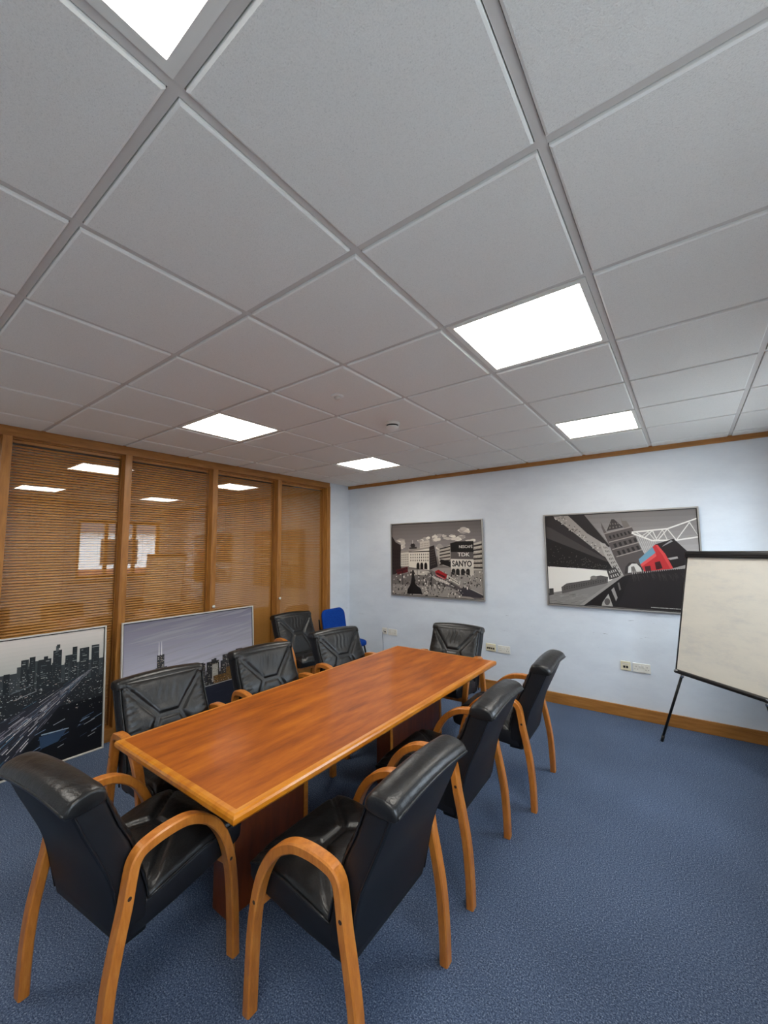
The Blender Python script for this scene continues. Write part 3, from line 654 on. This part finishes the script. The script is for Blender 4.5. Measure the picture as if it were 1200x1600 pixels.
# --- two pictures standing on the floor against the partition
def lean(y_right, W, Hh, label):
    tl = math.radians(3.6)
    return framed('framed_picture', (-2.664, y_right-W, .002), math.radians(90), -tl, W, Hh, M['white_frame'], label, .012)
W3, H3 = 1.395, 1.015; fg3 = .019
e3 = lean(1.128, W3, H3, 'pale framed night highway and skyline picture leaning on the partition')
P = Print([(-1467, 484), (1030, 128), (1030, 1235), (-1651, 2230)], W3-2*fg3, H3-2*fg3); rd = random.Random(5)
P.uvrect(0, 1, 0, .76, (34, 38, 42))
for k in range(10): P.uvrect(0, 1, .70+k*.03, .735+k*.03, (184+k*4, 186+k*3, 180+k*3))
P.uvrect(0, 1, .60, .745, (58, 64, 68)); P.uvrect(0, 1, .0, .34, (20, 22, 28)); P.uvrect(.62, 1, 0, .42, (14, 16, 22))
for k in range(46):                                            # skyline
    a = rd.uniform(0, .97); w = rd.uniform(.012, .032); h = rd.choice([rd.uniform(.74, .79), rd.uniform(.76, .84)]); c = rd.choice([(34, 40, 44), (44, 50, 54), (62, 68, 70), (28, 34, 38)])
    P.uvrect(a, a+w, .60, h, c)
for a, w, h in ((.595, .028, .835), (.632, .026, .848), (.672, .06, .815), (.74, .042, .87), (.80, .016, .815), (.835, .024, .875), (.872, .05, .855), (.935, .042, .865)):
    P.uvrect(a, a+w, .58, h, (36, 42, 46)); P.quadgrid([(0, 0)]*4, 0, 0, 1, 1, (0, 0, 0))
    for q in range(12): P.uvrect(a+w*rd.uniform(.05, .8), a+w*rd.uniform(.1, .9)+.003, h-.02-q*.016, h-.014-q*.016, rd.choice([(90, 98, 100), (150, 154, 150), (60, 68, 72)]))
P.uvrect(.752, .766, .86, .905, (90, 96, 98)); P.uvrect(.756, .772, .885, .915, (60, 66, 68))
for k in range(1300):                                          # city lights
    a = rd.random(); c = .22+.50*rd.random()**.7
    if a > .68 and c < .42 and rd.random() < .7: continue
    if c < .34 and rd.random() < .6: continue
    w = rd.uniform(.0012, .0045)*(1.6-c); h = w*rd.uniform(.6, 1.3)
    P.uvrect(a, a+w*rd.choice([1, 1, 2.4]), c, c+h, rd.choice([(206, 208, 204), (150, 156, 156), (96, 106, 110), (232, 232, 226), (110, 116, 124), (190, 170, 160)]))
for k in range(40):
    a = rd.uniform(0, .62); c = rd.uniform(.28, .6); s = rd.uniform(.03, .10); P.raw([(a, c), (a+s, c+s*.35), (a+s, c+s*.35+.004), (a, c+.005)], rd.choice([(120, 128, 132), (80, 88, 94), (170, 174, 174)]))
def hw_pt(t, o_):                                              # highway running from the lower left to the upper right
    a = .36+.57*t**.85; c = .06+.60*t**.80; w = .17*(1-t)**1.25+.010; return (a+o_*w*.75, c-o_*w*.65)
P.raw([hw_pt(k/16, -1) for k in range(17)]+[hw_pt(k/16, 1) for k in range(16, -1, -1)], (40, 42, 50))
for k in range(360):
    t = rd.random()**.7; o_ = rd.gauss(0, .42); s = rd.uniform(.03, .11); w = rd.uniform(.012, .05)
    P.raw([hw_pt(t, o_), hw_pt(min(t+s, 1), o_), hw_pt(min(t+s, 1), o_+w), hw_pt(t, o_+w)], rd.choice([(230, 226, 222), (190, 186, 186), (140, 134, 142), (100, 100, 114), (70, 76, 92), (60, 100, 126), (60, 62, 72)]))
for k in range(26):
    a = rd.uniform(.66, .96); c = rd.uniform(.10, .30); s = rd.uniform(.01, .07); P.raw([(a, c), (a+s, c+s*.45), (a+s, c+s*.45+.006), (a, c+.005)], rd.choice([(70, 92, 122), (110, 128, 150), (48, 60, 82), (150, 156, 162)]))
P.raw([(.69, .225), (.82, .225), (.78, .15), (.70, .13)], (46, 66, 92)); P.raw([(.70, .24), (.83, .232), (.83, .226), (.70, .23)], (150, 166, 180))
put_print(e3, P, (206, 206, 198), W3, H3, .012)
e4 = lean(2.645, W3, H3, 'pale framed twin-antenna tower skyline picture leaning on the partition')
P = Print([(0, 0), (1, 0), (1, 1), (0, 1)], W3-2*fg3, H3-2*fg3); rd = random.Random(11)
for k in range(28): P.uvrect(0, 1, .40+k*.0215, .40+(k+1.15)*.0215, (196-int(k*2.6), 196-int(k*2.7), 208-int(k*2.5)))
for k in range(54):                                            # soft cloud streaks
    a = rd.uniform(-.1, .9); c = rd.uniform(.50, .99); s = rd.uniform(.25, .6); h = rd.uniform(.004, .016); q = 150-int((c-.5)*70)+rd.randint(-4, 8)
    P.raw([(a, c), (a+s*.5, c+s*.055-h), (a+s, c+s*.13), (a+s*.5, c+s*.075+h)], (q+22, q+21, q+32))
P.uvrect(0, 1, .24, .36, (52, 52, 58)); P.uvrect(0, 1, 0, .25, (36, 40, 54)); P.uvrect(0, 1, .238, .246, (170, 170, 172))
def tower(a0, a1, c0, c1, base, n, lit):
    P.uvrect(a0, a1, c0, c1, base)
    for q in range(n):
        a = rd.uniform(a0+.001, a1-.006); c = rd.uniform(c0, c1-.012); P.uvrect(a, a+rd.uniform(.0025, .007), c, c+rd.uniform(.003, .007), rd.choice(lit))
LIT = [(216, 214, 206), (150, 148, 142), (96, 96, 98), (200, 182, 150), (30, 30, 34)]
for k in range(46):
    a = rd.uniform(0, .97); w = rd.uniform(.015, .04); h = rd.uniform(.34, .46 if a < .5 else .52); tower(a, a+w, .25, h, rd.choice([(60, 60, 64), (44, 44, 48), (84, 84, 86)]), 26, LIT)
tower(.205, .285, .25, .545, (66, 66, 70), 90, LIT); tower(.215, .265, .54, .665, (58, 58, 62), 50, LIT)
for a in (.228, .246): P.raw([(a-.0035, .66), (a+.0035, .66), (a+.001, .79), (a-.001, .79)], (235, 235, 236))
tower(.585, .69, .25, .485, (40, 40, 42), 110, LIT); tower(.63, .68, .27, .45, (170, 168, 160), 40, [(120, 118, 114), (200, 198, 190)]); tower(.72, .80, .25, .53, (60, 60, 64), 90, LIT); tower(.84, .90, .25, .56, (48, 48, 52), 60, LIT)
tower(.64, .76, .25, .33, (96, 74, 44), 60, [(190, 140, 70), (140, 100, 50), (60, 44, 30)]); tower(.75, .83, .25, .39, (110, 86, 52), 50, [(190, 150, 90), (70, 54, 36)])
for k in range(160): a = rd.random(); c = rd.uniform(.25, .30); P.uvrect(a, a+.004, c, c+.005, rd.choice([(220, 216, 206), (160, 150, 134), (90, 88, 86)]))
for k in range(50): a = rd.random(); c = rd.uniform(.02, .22); P.uvrect(a, a+rd.uniform(.03, .12), c, c+.003, rd.choice([(52, 56, 70), (44, 48, 62)]))
put_print(e4, P, (150, 150, 160), W3, H3, .012)

# ------------------------------------------------------------------ flip chart easel
fc_o = Vector((1.291, 3.966, 0)); ee = Vector((.730, -.683, 0)); nn = Vector((-.683, -.730, 0)); zb, BW = .62, .75
def fp(a, s, o_=0.):           # along the board, height above floor, proud of the board plane
    return Vector((0, 0, s)) + ee*a + nn*((.089*(1-s/zb) if s < zb else -.21*(s-zb))+o_)
fe = empty('flip_chart_easel', fc_o); tag(fe, 'white dry-wipe flip chart easel with black frame and thin tripod legs', 'easel')
zt = zb+.99
def slab(a0, a1, s0, s1, o0, o1):
    v = [fp(a, s, o_) for a in (a0, a1) for s in (s0, s1) for o_ in (o0, o1)]; return v, box(0, 1, 0, 1, 0, 1)[1]
part('board', slab(0, BW, zb, zt, -.012, .004), M['board'], fe)
for a in (0, BW): part('side_rail', tube([fp(a, zb, .0), fp(a, zt-.02, .0)], .0085, 8), M['black_plastic'], fe, True)
def bar(s0, s1, o0, o1, a0, a1, rad):
    rings = []
    for a, k in ((a0, .6), (a0+.008, .9), (a0+.02, 1), (a1-.02, 1), (a1-.008, .9), (a1, .6)):
        rings.append([fp(a, p, q) for p, q in rrect((s1-s0)/2*k, (o1-o0)/2*k, rad*k, 3, (s0+s1)/2, (o0+o1)/2)])
    return loft(rings)
cl = part('clamp_bar', bar(zt-.048, zt+.008, -.018, .030, -.014, BW+.014, .012), M['black_plastic'], fe, True)
part('clamp_ridge', bar(zt-.024, zt-.016, .028, .034, .0, BW, .003), M['black_metal'], cl, True)
part('pen_tray', bar(zb-.022, zb+.006, -.012, .030, -.004, BW+.004, .008), M['black_plastic'], fe, True)
for a in (.022, BW-.022): part('leg_bracket', bar(zb-.006, zb+.008, .022, .034, a-.016, a+.016, .004), M['chrome'], fe, True)
for a, fa in ((.055, -.11), (BW-.055, BW+.11)):
    lg = part('leg', tube([fp(a, zb-.01, -.006), fp(fa, .012, -.002)], .0105, 10), M['black_metal'], fe, True)
    part('foot', tube([fp(fa+(.012 if a < .3 else -.012), .05, -.002), fp(fa, .0, -.002)], .0125, 10), M['black_plastic'], lg, True)
    part('collar', tube([fp(a, zb-.02, -.006), fp(a+(fa-a)*.05, zb-.05, -.006)], .014, 10), M['chrome'], lg, True)
rt = fp(BW/2, 1.25, -.02); rf = ee*(BW*.68)+nn*(-.40)
lg = part('leg', tube([rt, rf+Vector((0, 0, .011))], .0105, 10), M['black_metal'], fe, True)
part('back_rail', tube([fp(0.02, 1.25, -.02), fp(BW-.02, 1.25, -.02)], .009, 8), M['black_metal'], fe, True)

# ------------------------------------------------------------------ wall sockets and cable
def data_plate(x, z, w, label, ports, plug=False):
    o = empty('data_outlet', (x, YF, z)); tag(o, label, 'socket', 'wall outlets on the picture wall')
    part('face_plate', bbox(-w/2, w/2, -.011, 0, -.043, .043, .003), M['cream'] if not plug else M['socket'], o)
    n = ports
    for k in range(n):
        c = (k-(n-1)/2)*.024
        part('port', bbox(c-.009, c+.009, -.0125, -.010, -.020, .002, .001, 1), M['dark'], o)
    part('label_strip', bbox(-w*.32, w*.32, -.012, -.010, .012, .024, .0008, 1), M['grey_plastic'], o)
    return o
def power(x, z, label):
    o = empty('power_socket', (x, YF, z)); tag(o, label, 'socket', 'wall outlets on the picture wall')
    part('face_plate', bbox(-.073, .073, -.010, 0, -.043, .043, .003), M['socket'], o)
    for s in (-1, 1):
        part('rocker_switch', bbox(s*.014-.008, s*.014+.008, -.0145, -.009, .004, .026, .0015), M['white_metal'], o)
        for dx, dz, w, h in ((0, .012, .004, .009), (-.011, -.012, .007, .004), (.011, -.012, .007, .004)):
            part('pin_slot', box(s*.045+dx-w/2, s*.045+dx+w/2, -.0105, -.0095, dz-h/2, dz+h/2), M['dark'], o)
    return o
data_plate(-2.085, .515, .086, 'small data outlet with a cable hanging from it, near the blue chair', 2, True); power(-1.95, .510, 'white double power socket beside the data outlet with the hanging cable')
data_plate(-.520, .490, .120, 'wide white data outlet behind the table end chair', 4); power(-.362, .484, 'white double power socket beside the wide data outlet')
data_plate(.868, .492, .086, 'cream data outlet with two dark ports under the bridge picture', 2); power(1.002, .489, 'white double power socket under the bridge picture')
cb = empty('network_cable', (-2.095, YF-.03, 0)); tag(cb, 'thin blue-grey cable hanging from the data outlet to the floor', 'cable')
part('cord', tube(cr([(-.002, .012, .505), (-.002, -.012, .50), (0, -.018, .46), (.006, -.012, .3), (.002, -.014, .12), (.0, -.03, .012), (.05, -.05, .004), (.16, -.06, .004)], 6), .0032, 6), M['cable'], cb, True)
part('plug', bbox(-.008, .004, -.004, .0165, .494, .508, .002), M['grey_plastic'], cb)

# ------------------------------------------------------------------ outside the window (seen only as a reflection in the partition glass)
tag(mk('ground_outside', *box(XR+.26, 40, -25, 30, -1.2, -1.0), M['tarmac']), kind='structure')
nb = empty('neighbour_building', (15, 6, -1)); tag(nb, 'white rendered low building with slate roof across the street', 'building')
part('wall', box(0, 6, -14, 14, 1.9, 3.6), M['render'], nb); part('plinth', box(-.05, 6, -14, 14, 0, 1.9), M['brick'], nb)
part('roof', loft([[(-.5, -14.5, 3.6), (6.5, -14.5, 3.6), (3, -14.5, 6.4)], [(-.5, 14.5, 3.6), (6.5, 14.5, 3.6), (3, 14.5, 6.4)]]), M['slate'], nb)
for k in range(6):
    wd = part('window', box(-.02, .1, -12+k*4.4, -10.4+k*4.4, 2.1, 3.3), M['dark'], nb)
bpy.context.view_layer.update()
